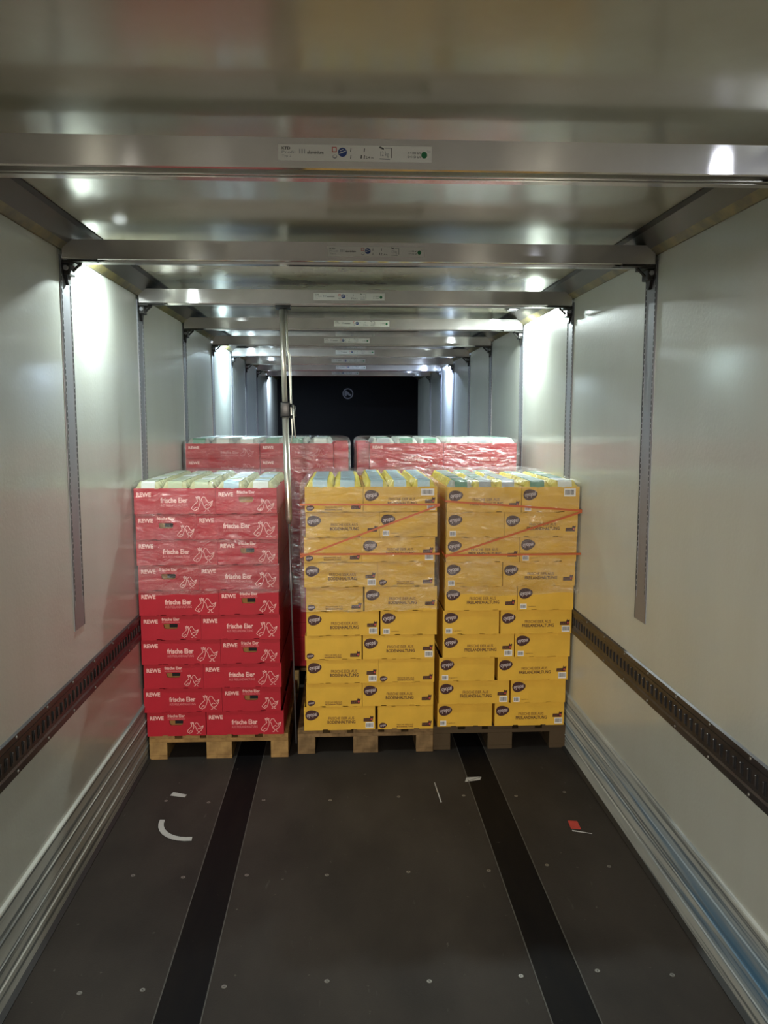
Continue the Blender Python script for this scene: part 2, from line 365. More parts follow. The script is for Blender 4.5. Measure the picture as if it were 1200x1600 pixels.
# ---------------------------------------------------------------- roof beams
def sticker_mesh(seed, detail):
    w_, h_ = 0.398, 0.040; b = MB(); y = -0.0012
    b.box(0, w_, -0.001, 0, 0, h_, 'white')
    pr = MB(); be = MB(); gd = MB()
    text(pr, 'KTD', 0.010, 0.032, 0.027, 0.034, y, 'ink', 0.03)
    text(pr, 'Profil', 0.010, 0.044, 0.018, 0.024, y, 'grey_ink'); text(pr, 'Typ 2', 0.010, 0.034, 0.007, 0.014, y, 'grey_ink')
    for k in range(3): pr.rod((0.056+k*0.006, 0.018), (0.056+k*0.006, 0.028), 0.0025, y, 'grey_ink')
    text(pr, 'aluminium', 0.075, 0.117, 0.017, 0.025, y, 'ink', 0.03)
    for a, b2 in (((0.140, 0.023), (0.150, 0.023)), ((0.150, 0.023), (0.150, 0.034)), ((0.150, 0.034), (0.140, 0.034)), ((0.140, 0.034), (0.140, 0.023))):
        pr.rod(a, b2, 0.0022, y, 'redink')
    pr.disc(0.146, 0.011, 0.006, 0.005, y, 'grey_ink'); pr.disc(0.146, 0.012, 0.004, 0.0032, y-0.0003, 'white')
    be.disc(0.166, 0.022, 0.0115, 0.0115, y, 'blueink'); be.rod((0.158, 0.019), (0.174, 0.025), 0.0022, y-0.0003, 'white'); be.rod((0.160, 0.026), (0.168, 0.029), 0.002, y-0.0003, 'white')
    for x in (0.187, 0.222):
        for z in (0.007, 0.024): pr.rod((x, z), (x+0.001, z+0.008), 0.002, y, 'ink')
    text(pr, '2,4 m', 0.226, 0.246, 0.006, 0.013, y, 'ink', 0.01); pr.rod((0.214, 0.008), (0.215, 0.015), 0.003, y, 'ink')
    pr.rod((0.263, 0.036), (0.272, 0.032), 0.004, y, 'ink'); text(pr, '12 kg', 0.264, 0.286, 0.010, 0.026, y, 'grey_ink')
    pr.rod((0.263, 0.007), (0.288, 0.006), 0.003, y, 'grey_ink'); pr.rod((0.277, 0.034), (0.293, 0.034), 0.002, y, 'grey_ink'); pr.rod((0.293, 0.034), (0.293, 0.010), 0.002, y, 'ink')
    text(pr, 'max', 0.300, 0.325, 0.010, 0.018, y, 'white')
    text(pr, 'A = 1000 daN', 0.335, 0.368, 0.020, 0.026, y, 'ink', 0.01); text(pr, 'B = 1150 daN', 0.335, 0.368, 0.010, 0.016, y, 'ink', 0.01)
    gd.disc(0.378, 0.018, 0.0078, 0.0085, y, 'greenink')
    text(pr, 'TUV', 0.385, 0.395, 0.024, 0.029, y, 'grey_ink')
    return b.mesh('sticker'), (('sticker_lettering', pr.mesh('sticker_lettering', fix=False)), ('blue_round_mark', be.mesh('blue_round_mark', fix=False)), ('green_dot', gd.mesh('green_dot', fix=False)))
ST = sticker_mesh(0, True)
bx = WX-0.012
beam_mb = MB()
# hollow profile: front face, lip lines, and a grooved underside
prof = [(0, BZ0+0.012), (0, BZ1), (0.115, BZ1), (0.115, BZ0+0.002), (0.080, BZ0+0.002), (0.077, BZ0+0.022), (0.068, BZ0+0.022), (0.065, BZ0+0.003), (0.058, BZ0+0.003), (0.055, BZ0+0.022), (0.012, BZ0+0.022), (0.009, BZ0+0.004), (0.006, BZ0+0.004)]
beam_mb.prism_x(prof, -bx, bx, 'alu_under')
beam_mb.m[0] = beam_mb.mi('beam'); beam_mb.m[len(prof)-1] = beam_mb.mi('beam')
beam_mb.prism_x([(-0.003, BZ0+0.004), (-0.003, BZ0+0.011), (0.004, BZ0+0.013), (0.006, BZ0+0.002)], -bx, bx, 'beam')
beam_me = beam_mb.mesh('roof_beam')
def bracket_mesh(s):
    b = MB(); x1 = s*(WX-0.006); a = s*(WX-0.060); lo, hi = min(x1, a), max(x1, a)
    b.box(lo, hi, 0.010, 0.105, BZ0-0.012, BZ0+0.002, 'steel_dark', 0.002)
    a2 = s*(WX-0.034); b.box(min(x1, a2), max(x1, a2), 0.022, 0.095, BZ0-0.055, BZ0-0.012, 'steel_dark', 0.004)
    b.prism_x([(0.03, BZ0-0.055), (0.085, BZ0-0.055), (0.066, BZ0-0.092), (0.052, BZ0-0.092)], min(x1, s*(WX-0.018)), max(x1, s*(WX-0.018)), 'steel_dark')
    b.tube([(s*(WX-0.075), 0.04, BZ0-0.006), (s*(WX-0.040), 0.04, BZ0-0.040)], 0.006, 'steel_dark', 8)
    b.tube([(s*(WX-0.022), 0.012, BZ0-0.030), (s*(WX-0.022), 0.004, BZ0-0.030)], 0.010, 'alu_dull', 10)
    lv = MB().box(min(s*(WX-0.15), s*(WX-0.05)), max(s*(WX-0.15), s*(WX-0.05)), 0.004, 0.030, BZ0-0.006, BZ0+0.002, 'steel_dark', 0.002)
    return b.mesh('end_bracket'), lv.mesh('release_lever')
BR = {s: bracket_mesh(s) for s in (-1, 1)}
for i, y in enumerate(BY):
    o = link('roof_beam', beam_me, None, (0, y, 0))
    tag(o, 'brushed aluminium cross beam with a white sticker, %s from the camera under the roof' % ORD[i], 'beam', 'cross beams under the roof', 'thing')
    for s in (-1, 1):
        q = link('end_bracket', BR[s][0], o)
        if i < 6: link('release_lever', BR[s][1], q)
    sx = (-0.253, -0.150, -0.250, -0.150, -0.25, -0.16, -0.22, -0.18, -0.25)[i]
    q = link('sticker', ST[0], o, (sx, 0, 2.602)); q['label'] = 'white printed sticker'
    for n_, me_ in ST[1]: link(n_, me_, q)

# ---------------------------------------------------------------- roof lamps
for k, (s, y, pw, col) in enumerate(LAMPS):
    x = s*1.075; z = ZR-0.012
    o = empty('roof_lamp', (x, y, ZR))
    where = {0: 'on the left before the first roof beam', 1: 'on the right beside the first roof beam', 2: 'on the left behind the second roof beam',
             3: 'on the right behind the third roof beam', 4: 'on the left behind the fifth roof beam', 5: 'on the right behind the seventh roof beam',
             6: 'on the right behind the camera', 7: 'on the left at the dark far end', 8: 'on the left behind the camera'}[k]
    tag(o, 'small oblong white roof lamp ' + where, 'lamp', 'roof lamps')
    hb = MB().box(-0.035, 0.035, -0.06, 0.06, -0.010, 0, 'black_plastic', 0.002)
    for q in (-1, 1): hb.box(q*0.031-0.004, q*0.031+0.004, -0.06, 0.06, -0.024, -0.008, 'black_plastic', 0.001); hb.box(-0.035, 0.035, q*0.056-0.004, q*0.056+0.004, -0.024, -0.008, 'black_plastic', 0.001)
    hb.build('lamp_housing', o)
    MB().box(-0.026, 0.026, -0.05, 0.05, -0.016, -0.010, 'lens', 0.001).build('lamp_lens', o)
    ld = bpy.data.lights.new('lamp_light', 'AREA'); ld.shape = 'RECTANGLE'; ld.size = 0.045; ld.size_y = 0.06; ld.energy = pw; ld.color = col
    lo = bpy.data.objects.new('lamp_light', ld); C.objects.link(lo); lo.parent = o; lo.location = (0, 0, -0.026); lo.rotation_euler = (0, s*math.radians(-18)*0, 0)

# ---------------------------------------------------------------- pallets
def pallet_parts(wd, dp, key):
    P = {}
    P['top_board'] = [(MB().box(-w2/2, w2/2, 0, dp, 0.122, 0.144, key, 0.002).mesh('top_board'), (x, 0, 0)) for w2, x in
                      ((0.145, 0.0725), (0.10, 0.2375), (0.145, wd/2), (0.10, wd-0.2375), (0.145, wd-0.0725))]
    cb = MB().box(0, wd, 0, 0.145, 0.100, 0.122, key, 0.002).mesh('cross_board')
    P['cross_board'] = [(cb, (0, y, 0)) for y in (0, dp/2-0.0725, dp-0.145)]
    bl = {w2: MB().box(0, w2, 0, 0.145, 0.022, 0.100, key, 0.003).mesh('block') for w2 in (0.1, 0.145)}
    P['block'] = [(bl[w2], (x, y, 0)) for y in (0, dp/2-0.0725, dp-0.145) for w2, x in ((0.1, 0), (0.145, wd/2-0.0725), (0.1, wd-0.1))]
    P['bottom_board'] = [(MB().box(0, w2, 0, dp, 0, 0.022, key, 0.002).mesh('bottom_board'), (x, 0, 0)) for w2, x in ((0.1, 0), (0.145, wd/2-0.0725), (0.1, wd-0.1))]
    return P
PN = pallet_parts(0.79, 1.2, 'wood'); PO = pallet_parts(0.79, 1.2, 'wood_old'); PD = pallet_parts(0.79, 1.2, 'wood_dark'); PW = pallet_parts(1.15, 0.8, 'wood_old')
def pallet(P, x, y, label, rz=0):
    o = empty('wooden_pallet', (x, y, 0), rz); tag(o, label, 'pallet', 'pallets under the carton stacks')
    for nm, l in P.items():
        for me, lc in l: link(nm, me, o, lc)
pallet(PN, -1.205, 4.60, 'light wooden pallet under the red carton stack on the left')
pallet(PO, -0.362, 4.64, 'weathered wooden pallet under the middle yellow carton stack')
pallet(PD, 0.432, 4.66, 'dark worn wooden pallet under the right yellow carton stack')
pallet(PW, -1.20, 5.92, 'wooden pallet under the rear left red stack')
pallet(PW, 0.02, 5.92, 'wooden pallet under the rear right red stack')

# ---------------------------------------------------------------- cartons
BH = 0.1425
def tray_mesh(wd, dp, h, key, hole=None, notch=True, top=True):
    """open cardboard tray, origin at its lower front left corner, front face at y = 0"""
    b = MB(); t = 0.004; h = h-0.0022
    out = [(0.0, 0.0)]
    if notch:
        for cx in (wd*0.3, wd*0.7): out += [(cx-0.016, 0), (cx-0.014, 0.004), (cx+0.014, 0.004), (cx+0.016, 0)]
    out += [(wd, 0.0), (wd, h-0.003), (wd-0.003, h)]
    if notch:
        for cx in (wd*0.72, wd*0.28): out += [(cx+0.012, h), (cx+0.010, h-0.003), (cx-0.010, h-0.003), (cx-0.012, h)]
    out += [(0.003, h), (0.0, h-0.003)]
    loops = [out]
    if hole:
        x0, x1, z0, z1 = hole
        loops.append([(x0+0.004, z0+0.004), (x0, z1-0.004), (x0+0.006, z1), (x1-0.006, z1), (x1, z1-0.004), (x1-0.004, z0+0.004), (x1-0.014, z0), (x0+0.014, z0)])
    b.plate(loops, 0, t, key)
    b.plate([out], dp-t, t, key)
    for x in (0, wd-t): b.box(x, x+t, t, dp-t, 0, h, key)
    b.box(t, wd-t, t, dp-t, 0.004, 0.008, key)
    return b.mesh('cardboard_tray')
HEN = [[(0.02, .15), (.08, .05), (.2, 0), (.31, .08), (.37, .28), (.43, .55), (.41, .78), (.34, .86), (.28, .76), (.31, .62), (.22, .5), (.1, .32), (.02, .15)],
       [(.28, .76), (.23, .95), (.30, .88), (.33, 1.0), (.37, .88), (.42, .95), (.41, .78)], [(.14, .1), (.22, .22), (.29, .2)], [(.2, 0), (.17, -.06)],
       [(.50, .78), (.56, .93), (.66, .9), (.74, .68), (.82, .52), (1.0, .66), (.96, .42), (.86, .2), (.72, .1), (.61, .22), (.56, .42), (.53, .6), (.46, .68), (.50, .78)],
       [(.84, .36), (1.0, .66)], [(.62, .28), (.72, .42), (.80, .34)], [(.70, .1), (.67, -.04), (.60, -.06)], [(.78, .13), (.78, -.03), (.86, -.05)]]
def hens(mb, x0, x1, z0, z1, y, key, wd):
    for l in HEN:
        ps = [(x0+(x1-x0)*a, z0+(z1-z0)*(b+0.06)/1.06) for a, b in l]
        for a, b in zip(ps, ps[1:]): mb.rod(a, b, wd, y, key)
def barcode(mb, x0, x1, z0, z1, y):
    mb.box(x0, x1, y, y+0.0006, z0, z1, 'white')
    r = random.Random(5); x = x0+(x1-x0)*0.12
    while x < x1-(x1-x0)*0.12:
        wd = r.choice((0.0012, 0.002, 0.003)); mb.rod((x, z0+(z1-z0)*0.22), (x, z1-(z1-z0)*0.18), wd, y-0.0004, 'ink'); x += wd+r.choice((0.0015, 0.0025))
Y0 = -0.0008
T = BH
def red_wide(w=0.445, s=1.0):
    a = MB(); text(a, 'REWE', 0.014*s, 0.092*s, T-0.048, T-0.024, Y0, 'pink', 0.035)
    b = MB(); text(b, 'frische Eier', 0.142*s, 0.289*s, T-0.081, T-0.052, Y0, 'pink', 0.03); text(b, 'AUS FREILANDHALTUNG', 0.142*s, 0.289*s, T-0.102, T-0.087, Y0, 'pink2', 0.02)
    c = MB(); hens(c, 0.305*s, 0.422*s, T-0.128, T-0.044, Y0, 'pink', 0.0028)
    return [('brand_lettering', a), ('title_lettering', b), ('hen_drawing', c)]
def red_narrow():
    a = MB(); text(a, 'REWE', 0.016, 0.094, T-0.048, T-0.025, Y0, 'pink', 0.035)
    b = MB(); text(b, 'frische Eier', 0.115, 0.213, T-0.033, T-0.015, Y0, 'pink', 0.03); text(b, 'AUS FREILANDHALTUNG', 0.115, 0.213, T-0.046, T-0.037, Y0, 'pink2', 0.02)
    c = MB(); hens(c, 0.222, 0.315, T-0.130, T-0.062, Y0, 'pink', 0.0026)
    d = MB().box(0.115, 0.215, 0.016, 0.05, T-0.10, T-0.035, 'kraft', 0.008); d.box(0.155, 0.20, 0.012, 0.02, T-0.074, T-0.050, 'dark_slot')
    return [('brand_lettering', a), ('title_lettering', b), ('hen_drawing', c), ('egg_carton_inside', d)]
def logo(x, z, s):
    b = MB(); b.disc(x, z, 0.040*s, 0.030*s, Y0, 'brown', tilt=0.16, egg=0.22)
    text(b, 'oyopai', x-0.031*s, x+0.031*s, z-0.016*s, z+0.015*s, Y0-0.0005, 'lilac', 0.012, 0.3, tilt=0.14); return ('oval_logo', b)
def stamp(x, z, s=1.0):
    b = MB(); b.add([(x-0.028*s, Y0, z-0.014*s), (x+0.024*s, Y0, z-0.014*s), (x+0.027*s, Y0, z+0.005*s), (x+0.010*s, Y0, z+0.007*s), (x-0.027*s, Y0, z+0.006*s)], [(0, 1, 2, 3, 4)], 'brown')
    b.add([(x+0.008*s, Y0, z+0.004*s), (x+0.026*s, Y0, z+0.004*s), (x+0.030*s, Y0, z+0.012*s), (x+0.028*s, Y0, z+0.019*s), (x+0.020*s, Y0, z+0.014*s), (x+0.013*s, Y0, z+0.021*s), (x+0.010*s, Y0, z+0.012*s)], [(0, 1, 2, 3, 4, 5, 6)], 'brown')
    b.disc(x+0.018*s, z-0.001*s, 0.005*s, 0.006*s, Y0-0.0004, 'redink', 10)
    text(b, 'KAT', x-0.022*s, x+0.008*s, z-0.010*s, z+0.001*s, Y0-0.0004, 'olive', 0.02); return ('origin_stamp', b)
def yel_wide(word, code, label_top):
    out = [logo(0.047, T-0.050, 1.0)]
    b = MB(); text(b, 'FRISCHE EIER AUS', 0.140, 0.290, T-0.080, T-0.063, Y0, 'olive', 0.012); text(b, word, 0.135 if word[0] == 'B' else 0.125, 0.297 if word[0] == 'B' else 0.31, T-0.104, T-0.085, Y0, 'brown', 0.022); out.append(('title_lettering', b))
    out.append(stamp(0.372, T-0.080 if code else T-0.098))
    if code: q = MB(); barcode(q, 0.356, 0.402, T-0.134, T-0.098, Y0); out.append(('barcode_sticker', q))
    if label_top: q = MB(); barcode(q, 0.322, 0.395, T-0.052, T-0.014, Y0); out.append(('paper_label', q))
    return out
def yel_plain():          # small logo below, small two-line text, stamp
    b = MB(); text(b, 'FRISCHE EIER AUS', 0.110, 0.206, T-0.120, T-0.111, Y0, 'olive', 0.01); text(b, 'BODENHALTUNG', 0.110, 0.206, T-0.133, T-0.123, Y0, 'olive', 0.03)
    return [logo(0.030, T-0.119, 0.55), ('title_lettering', b), stamp(0.284, T-0.113)]
def yel_code(label_top=False):
    q = MB(); barcode(q, 0.016, 0.052, T-0.136, T-0.106, Y0)
    b = MB(); text(b, 'Legedatum', 0.060, 0.105, T-0.126, T-0.117, Y0, 'olive', 0.0)
    out = [logo(0.047, T-0.045, 1.0), ('barcode_sticker', q), ('small_lettering', b)]
    if label_top: q = MB(); barcode(q, 0.235, 0.300, T-0.056, T-0.012, Y0); out.append(('paper_label', q))
    return out
def fin(parts): return [(n, b.mesh(n, fix=False) if n not in ('egg_carton_inside',) else b.mesh(n)) for n, b in parts]
KIND = {
 'rw': (tray_mesh(0.438, 0.330, BH, 'red'), fin(red_wide())),
 'rn': (tray_mesh(0.330, 0.438, BH, 'red', (0.124, 0.204, T-0.080, T-0.050)), fin(red_narrow())),
 'bw': (tray_mesh(0.412, 0.322, BH, 'yellow'), fin(yel_wide('BODENHALTUNG', False, False))),
 'bwc': (None, fin(yel_wide('BODENHALTUNG', True, False))), 'bwt': (None, fin(yel_wide('BODENHALTUNG', True, True))),
 'fw': (None, fin(yel_wide('FREILANDHALTUNG', False, False))), 'fwc': (None, fin(yel_wide('FREILANDHALTUNG', True, False))),
 'yn': (tray_mesh(0.322, 0.412, BH, 'yellow'), fin(yel_plain())), 'yc': (None, fin(yel_code())), 'yt': (None, fin(yel_code(True))),
}
for k in ('bwc', 'bwt', 'fw', 'fwc'): KIND[k] = (KIND['bw'][0], KIND[k][1])
for k in ('yc', 'yt'): KIND[k] = (KIND['yn'][0], KIND[k][1])
DIM = {'rw': (0.438, 0.330), 'rn': (0.330, 0.438)}
for k in ('bw', 'bwc', 'bwt', 'fw', 'fwc'): DIM[k] = (0.412, 0.322)
for k in ('yn', 'yc', 'yt'): DIM[k] = (0.322, 0.412)
def tray(k, x, y, z, label, group, printed=True, rz=0.0):
    o = link('cardboard_tray', KIND[k][0], None, (x, y, z), (0, 0, rz))
    tag(o, label, 'carton', group)
    if printed:
        for n, me in KIND[k][1]: link(n, me, o)
    return o
LEVEL = ['bottom layer'] + [n + ' layer up' for n in ORD[1:9]] + ['top layer']
RED = [(-1.21, -0.438, 'nw'), (-1.222, -0.453, 'wn'), (-1.215, -0.459, 'nw'), (-1.222, -0.456, 'wn'), (-1.218, -0.459, 'nw'), (-1.222, -0.457, 'wn'), (-1.218, -0.452, 'nw'),
       (-1.222, -0.461, 'wn'), (-1.220, -0.455, 'nw'), (-1.222, -0.461, 'wn')]
RED = [(a, b, [{'w': 'rw', 'n': 'rn'}[c] for c in k]) for a, b, k in RED]
MID = [(-0.324, 0.426, ('bwc', 'yn')), (-0.31, 0.426, ('yn', 'bw')), (-0.306, 0.429, ('bwc', 'yn')), (-0.312, 0.429, ('yn', 'bwc')), (-0.303, 0.440, ('bwc', 'yc')),
       (-0.303, 0.439, ('yn', 'bw')), (-0.312, 0.422, ('bwc', 'yn')), (-0.311, 0.424, ('yn', 'bwc')), (-0.300, 0.435, ('bw', 'yc')), (-0.303, 0.433, ('yn', 'bwt'))]
RIG = [(0.454, 1.204, ('yc', 'fwc')), (0.459, 1.205, ('fwc', 'yc')), (0.459, 1.212, ('yc', 'fwc')), (0.477, 1.217, ('fwc', 'yc')), (0.475, 1.218, ('yc', 'fwc')), (0.483, 1.220, ('fw', 'yc')),
       (0.482, 1.220, ('yc', 'fw')), (0.484, 1.221, ('fw', 'yc')), (0.484, 1.220, ('yc', 'fw')), (0.484, 1.221, ('fw', 'yt'))]
TR = {}; HOLD = []                     # top trays that hold egg packs: (x, y, z, width, depth, stack, name of the tray)
def stack(rows, y0, dy, name, colour, group):
    for i, (xl, xr, ks) in enumerate(rows):
        xr = max(xr, xl+DIM[ks[0]][0]+DIM[ks[1]][0]+0.001)
        z = 0.144+BH*i; y = y0-dy*i
        for j, k in enumerate(ks):
            wd, dp = DIM[k]; x = xl if j == 0 else xr-wd
            sz = 'wide' if wd > 0.4 else 'narrow'
            lab = '%s %s carton%s, %s of the %s stack, front %s' % (sz, colour, ' with white label' if k in ('yt', 'bwt') else '', LEVEL[i], name, 'left' if j == 0 else 'right')
            o = tray(k, x, y+random.uniform(0, 0.004), z, lab, 'cartons at the front of the ' + name + ' stack', True, random.uniform(-0.004, 0.004) if 0 < x < 1 and j == 0 else 0)
            if i == 9: TR[(name, ('left' if j == 0 else 'right') + ' front')] = o; HOLD.append((x, y, z, wd, dp, name, ('left' if j == 0 else 'right') + ' front'))
            n = 1 if wd < 0.4 else 2
            for q in range(1, n+1):
                yy = y+q*(dp+0.004)
                if i == 9:
                    lb = '%s open carton on top of the %s stack, %s behind the %s front one' % (colour, name, ORD[q-1], 'left' if j == 0 else 'right')
                    HOLD.append((x, yy, z, wd, dp, name, ('left' if j == 0 else 'right') + (' second' if q == 1 else ' third')))
                    TR[(name, ('left' if j == 0 else 'right') + (' second' if q == 1 else ' third'))] = tray(k, x, yy, z, lb, 'rear cartons in the top layer of the ' + name + ' stack', False)
                else:
                    tray(k, x, yy, z, '%s carton hidden behind the front cartons of the %s stack' % (colour, name), 'hidden cartons of the ' + name + ' stack', False)
stack(RED, 4.585, 0.009, 'left', 'red', 0)
stack(MID, 4.630, 0.008, 'middle', 'yellow', 0)
stack(RIG, 4.650, 0.016, 'right', 'yellow', 0)

# rear stacks of wider red trays
def rear_kind(wd, dp, h):
    a = MB(); text(a, 'REWE', 0.020, 0.095, h-0.040, h-0.020, Y0, 'pink', 0.035)
    b = MB()
    if h > 0.15:
        text(b, 'frische Eier', wd*0.47, wd*0.47+0.145, h-0.130, h-0.105, Y0, 'pink', 0.03); text(b, 'AUS FREILANDHALTUNG', wd*0.47, wd*0.47+0.145, h-0.153, h-0.138, Y0, 'pink2', 0.02)
        c = MB(); hens(c, wd-0.14, wd-0.03, h-0.175, h-0.105, Y0, 'pink2', 0.003)
    else:
        text(b, 'frische Eier', wd*0.47, wd*0.47+0.13, h-0.075, h-0.055, Y0, 'pink2', 0.03); text(b, 'AUS BODENHALTUNG', wd*0.47, wd*0.47+0.13, h-0.093, h-0.081, Y0, 'pink2', 0.02)
        c = MB(); hens(c, wd-0.14, wd-0.04, h-0.095, h-0.035, Y0, 'pink2', 0.003)
    return tray_mesh(wd, dp, h, 'red', None, False), fin([('brand_lettering', a), ('title_lettering', b), ('hen_drawing', c)])
KIND['back_low'] = rear_kind(0.518, 0.385, 0.1084); KIND['back_high'] = rear_kind(0.526, 0.385, 0.2033)
EDGE = {'back_low': tray_mesh(0.104, 0.70, 0.1084, 'red', None, False), 'back_high': tray_mesh(0.090, 0.70, 0.2033, 'red', None, False)}
def rear(name, kk, x0, wd, h, n, colx, note):
    for i in range(n):
        z = 0.144+h*i
        lv = 'top layer' if i == n-1 else ('%s layer from the top' % ORD[n-1-i] if n-1-i < 10 else 'low layer')
        o = link('cardboard_tray', EDGE[kk], None, (-0.156 if kk == 'back_low' else 0.008, 5.96, z))
        tag(o, ('red carton end set back beside the gap, %s, rear %s stack' % (lv, name)) if z+h > 1.5 else 'red carton end hidden low in the rear %s stack' % name, 'carton', 'set back cartons of the rear %s stack' % name)
        for j in range(2):
            for q in range(2):
                x = x0+j*(wd+0.004); y = 5.90+q*0.39
                vis = (z+h > 1.5) or (kk == 'back_low' and j == 1)
                lv = 'top layer' if i == n-1 else ('%s layer from the top' % ORD[n-1-i] if n-1-i < 10 else 'low layer')
                if vis and q == 0: lab = 'red carton, %s of the rear %s stack, front %s' % (lv, name, 'left' if j == 0 else 'right'); g = 'front cartons of the rear %s stack' % name
                elif i == n-1: lab = 'red carton at the back of the top layer, rear %s stack, %s one' % (name, 'left' if j == 0 else 'right'); g = 'back cartons of the rear %s stack' % name
                else: lab = 'red carton hidden inside the rear %s stack' % name; g = 'hidden cartons of the rear %s stack' % name
                o = tray(kk, x, y, z, lab, g, q == 0 and (z+h > 1.4))
                if i == n-1: TR[('rear ' + name, ('left' if j == 0 else 'right') + (' front' if q == 0 else ' back'))] = o; HOLD.append((x, y, z, wd, 0.385, 'rear ' + name, ('left' if j == 0 else 'right') + (' front' if q == 0 else ' back'), h))
rear('left', 'back_low', -1.200, 0.518, 0.1084, 15, None, '')
rear('right', 'back_high', 0.101, 0.526, 0.2033, 8, None, '')

# ---------------------------------------------------------------- egg packs standing in the top trays
def pack_mesh(lx, ly, key, cols, rows):
    """pulp egg pack: flanged base and a lid with a dome over every egg"""
    b = MB(); nx, ny = 19, 13; vs = []; H = 0.066
    for j in range(ny):
        for i in range(nx):
            u = i/(nx-1); v = j/(ny-1); e = min(u, 1-u, v, 1-v)
            z = H*(1-math.exp(-e*26)) * 1.0 if e > 0 else 0.034
            d = abs(math.sin(math.pi*u*cols))*abs(math.sin(math.pi*v*rows))
            z = max(0.034, z*0.80+0.018*d)
            vs.append(((u-0.5)*lx, (v-0.5)*ly, z))
    fs = [(j*nx+i, j*nx+i+1, (j+1)*nx+i+1, (j+1)*nx+i) for j in range(ny-1) for i in range(nx-1)]
    b.add(vs, fs, key)
    ring = [0]; per = [j*0+i for i in range(nx)] + [j*nx+nx-1 for j in range(1, ny)] + [(ny-1)*nx+i for i in range(nx-2, -1, -1)] + [j*nx for j in range(ny-2, 0, -1)]
    base_v = [(vs[k][0]*0.86, vs[k][1]*0.84, 0.0) for k in per]; o = len(b.v); b.v += base_v; n = len(per); k0 = b.mi(key)
    for t in range(n): b.f.append((per[t], per[(t+1) % n], o+(t+1) % n, o+t)); b.m.append(k0)
    b.f.append(tuple(range(o, o+n))); b.m.append(k0)
    return b.mesh('egg_pack', True)
def sleeve_mesh(lx, ly, key, along):
    b = MB(); w2 = lx*(0.27 if along else 0.42); d2 = ly*0.5+0.001; hz_ = 0.0705
    pr = [(-d2, 0.030), (-d2+0.006, hz_-0.008), (-d2+0.014, hz_), (d2-0.014, hz_), (d2-0.006, hz_-0.008), (d2, 0.030)]
    vs = [(x, y, z) for x in (-w2, w2) for y, z in pr] + [(x, y*0.985, z-0.001) for x in (-w2, w2) for y, z in pr]; n = 6
    fs = [(i, i+1, n+i+1, n+i) for i in range(5)] + [(2*n+i, 3*n+i, 3*n+i+1, 2*n+i+1) for i in range(5)]
    fs += [(i, 2*n+i, 2*n+i+1, i+1) for i in range(5)] + [(n+i, n+i+1, 3*n+i+1, 3*n+i) for i in range(5)] + [(0, n, 3*n, 2*n), (5, 2*n+5, 3*n+5, n+5)]
    b.add(vs, fs, key)
    text_key = 'ink' if key != 'sl_green' else 'white'
    for k in range(4):
        x0 = -w2*0.8; x1 = w2*random.uniform(0.2, 0.85); y = -d2*0.55+k*d2*0.36
        b.add([(x0, y, hz_+0.0006), (x1, y, hz_+0.0006), (x1, y+0.005, hz_+0.0006), (x0, y+0.005, hz_+0.0006)], [(0, 1, 2, 3)], 'grey_ink' if key != 'sl_green' else 'sl_white')
    return b.mesh('paper_sleeve')
PK = {}
def pk(lx, ly, pulp, sl):
    k = (round(lx, 4), round(ly, 4), pulp, sl)
    if k not in PK: PK[k] = (pack_mesh(lx, ly, pulp, 3, 2), sleeve_mesh(lx, ly, sl, True))
    return PK[k]
NAMEC = {'sl_blue': 'light blue', 'sl_lime': 'pale green', 'sl_green': 'green', 'sl_white': 'white', 'sl_grey': 'grey', 'pulp_yellow': 'yellow', 'pulp_pale': 'pale', 'pulp_grey': 'grey'}
rp = random.Random(3)
ins = {}
for hd in HOLD:
    x, y, z, wd, dp, name, tn = hd[:7]; h = hd[7] if len(hd) > 7 else BH
    nx = 3 if wd > 0.4 else 2; ny = 3 if wd > 0.4 else 4
    if wd > 0.5: nx, ny = 3, 3
    sx = (wd-0.014)/nx; sy_ = (dp-0.014)/ny
    lift = h-0.038
    key = (wd, dp, h)
    if key not in ins: ins[key] = MB().box(0.010, wd-0.010, 0.010, dp-0.010, 0.008, lift, 'kraft').mesh('packs_below')
    link('pulp_layer', ins[key], TR[(name, tn)])
    for j in range(ny):
        for i in range(nx):
            if name == 'left' and tn == 'left second' and i == nx-1 and j == 1: continue
            if name == 'left': pu, sl = ('pulp_pale', rp.choice(('sl_white', 'sl_lime', 'sl_lime'))) if tn.startswith('left') else ('pulp_pale', rp.choice(('sl_blue', 'sl_white', 'sl_lime')))
            elif name == 'middle': pu, sl = 'pulp_yellow', 'sl_blue'
            elif name == 'right': pu, sl = rp.choice((('pulp_yellow', 'sl_grey'), ('pulp_grey', 'sl_green'), ('pulp_yellow', 'sl_green'))) if tn.startswith('left') else ('pulp_yellow', rp.choice(('sl_green', 'sl_green', 'sl_white')))
            elif name == 'rear left': pu, sl = 'pulp_grey', rp.choice(('sl_white', 'sl_green'))
            else: pu, sl = 'pulp_grey', rp.choice(('sl_white', 'sl_green', 'sl_grey'))
            me, sm = pk(sx-0.006, sy_-0.004, pu, sl)
            o = link('egg_pack', me, None, (x+0.007+sx*(i+0.5), y+0.007+sy_*(j+0.5), z+lift+rp.uniform(0, 0.004)), (0, 0, rp.uniform(-0.06, 0.06)))
            link('paper_sleeve', sm, o)
            row = ('front row', 'second row', 'third row', 'back row')[j] if ny == 4 else ('front row', 'middle row', 'back row')[j]
            col = ('left', 'middle', 'right')[i] if nx == 3 else ('left', 'right')[i]
            tag(o, '%s-sleeved egg pack, %s %s of the %s tray, %s stack' % (NAMEC[sl], col, row, tn, name), 'egg pack', 'egg packs in the top trays')

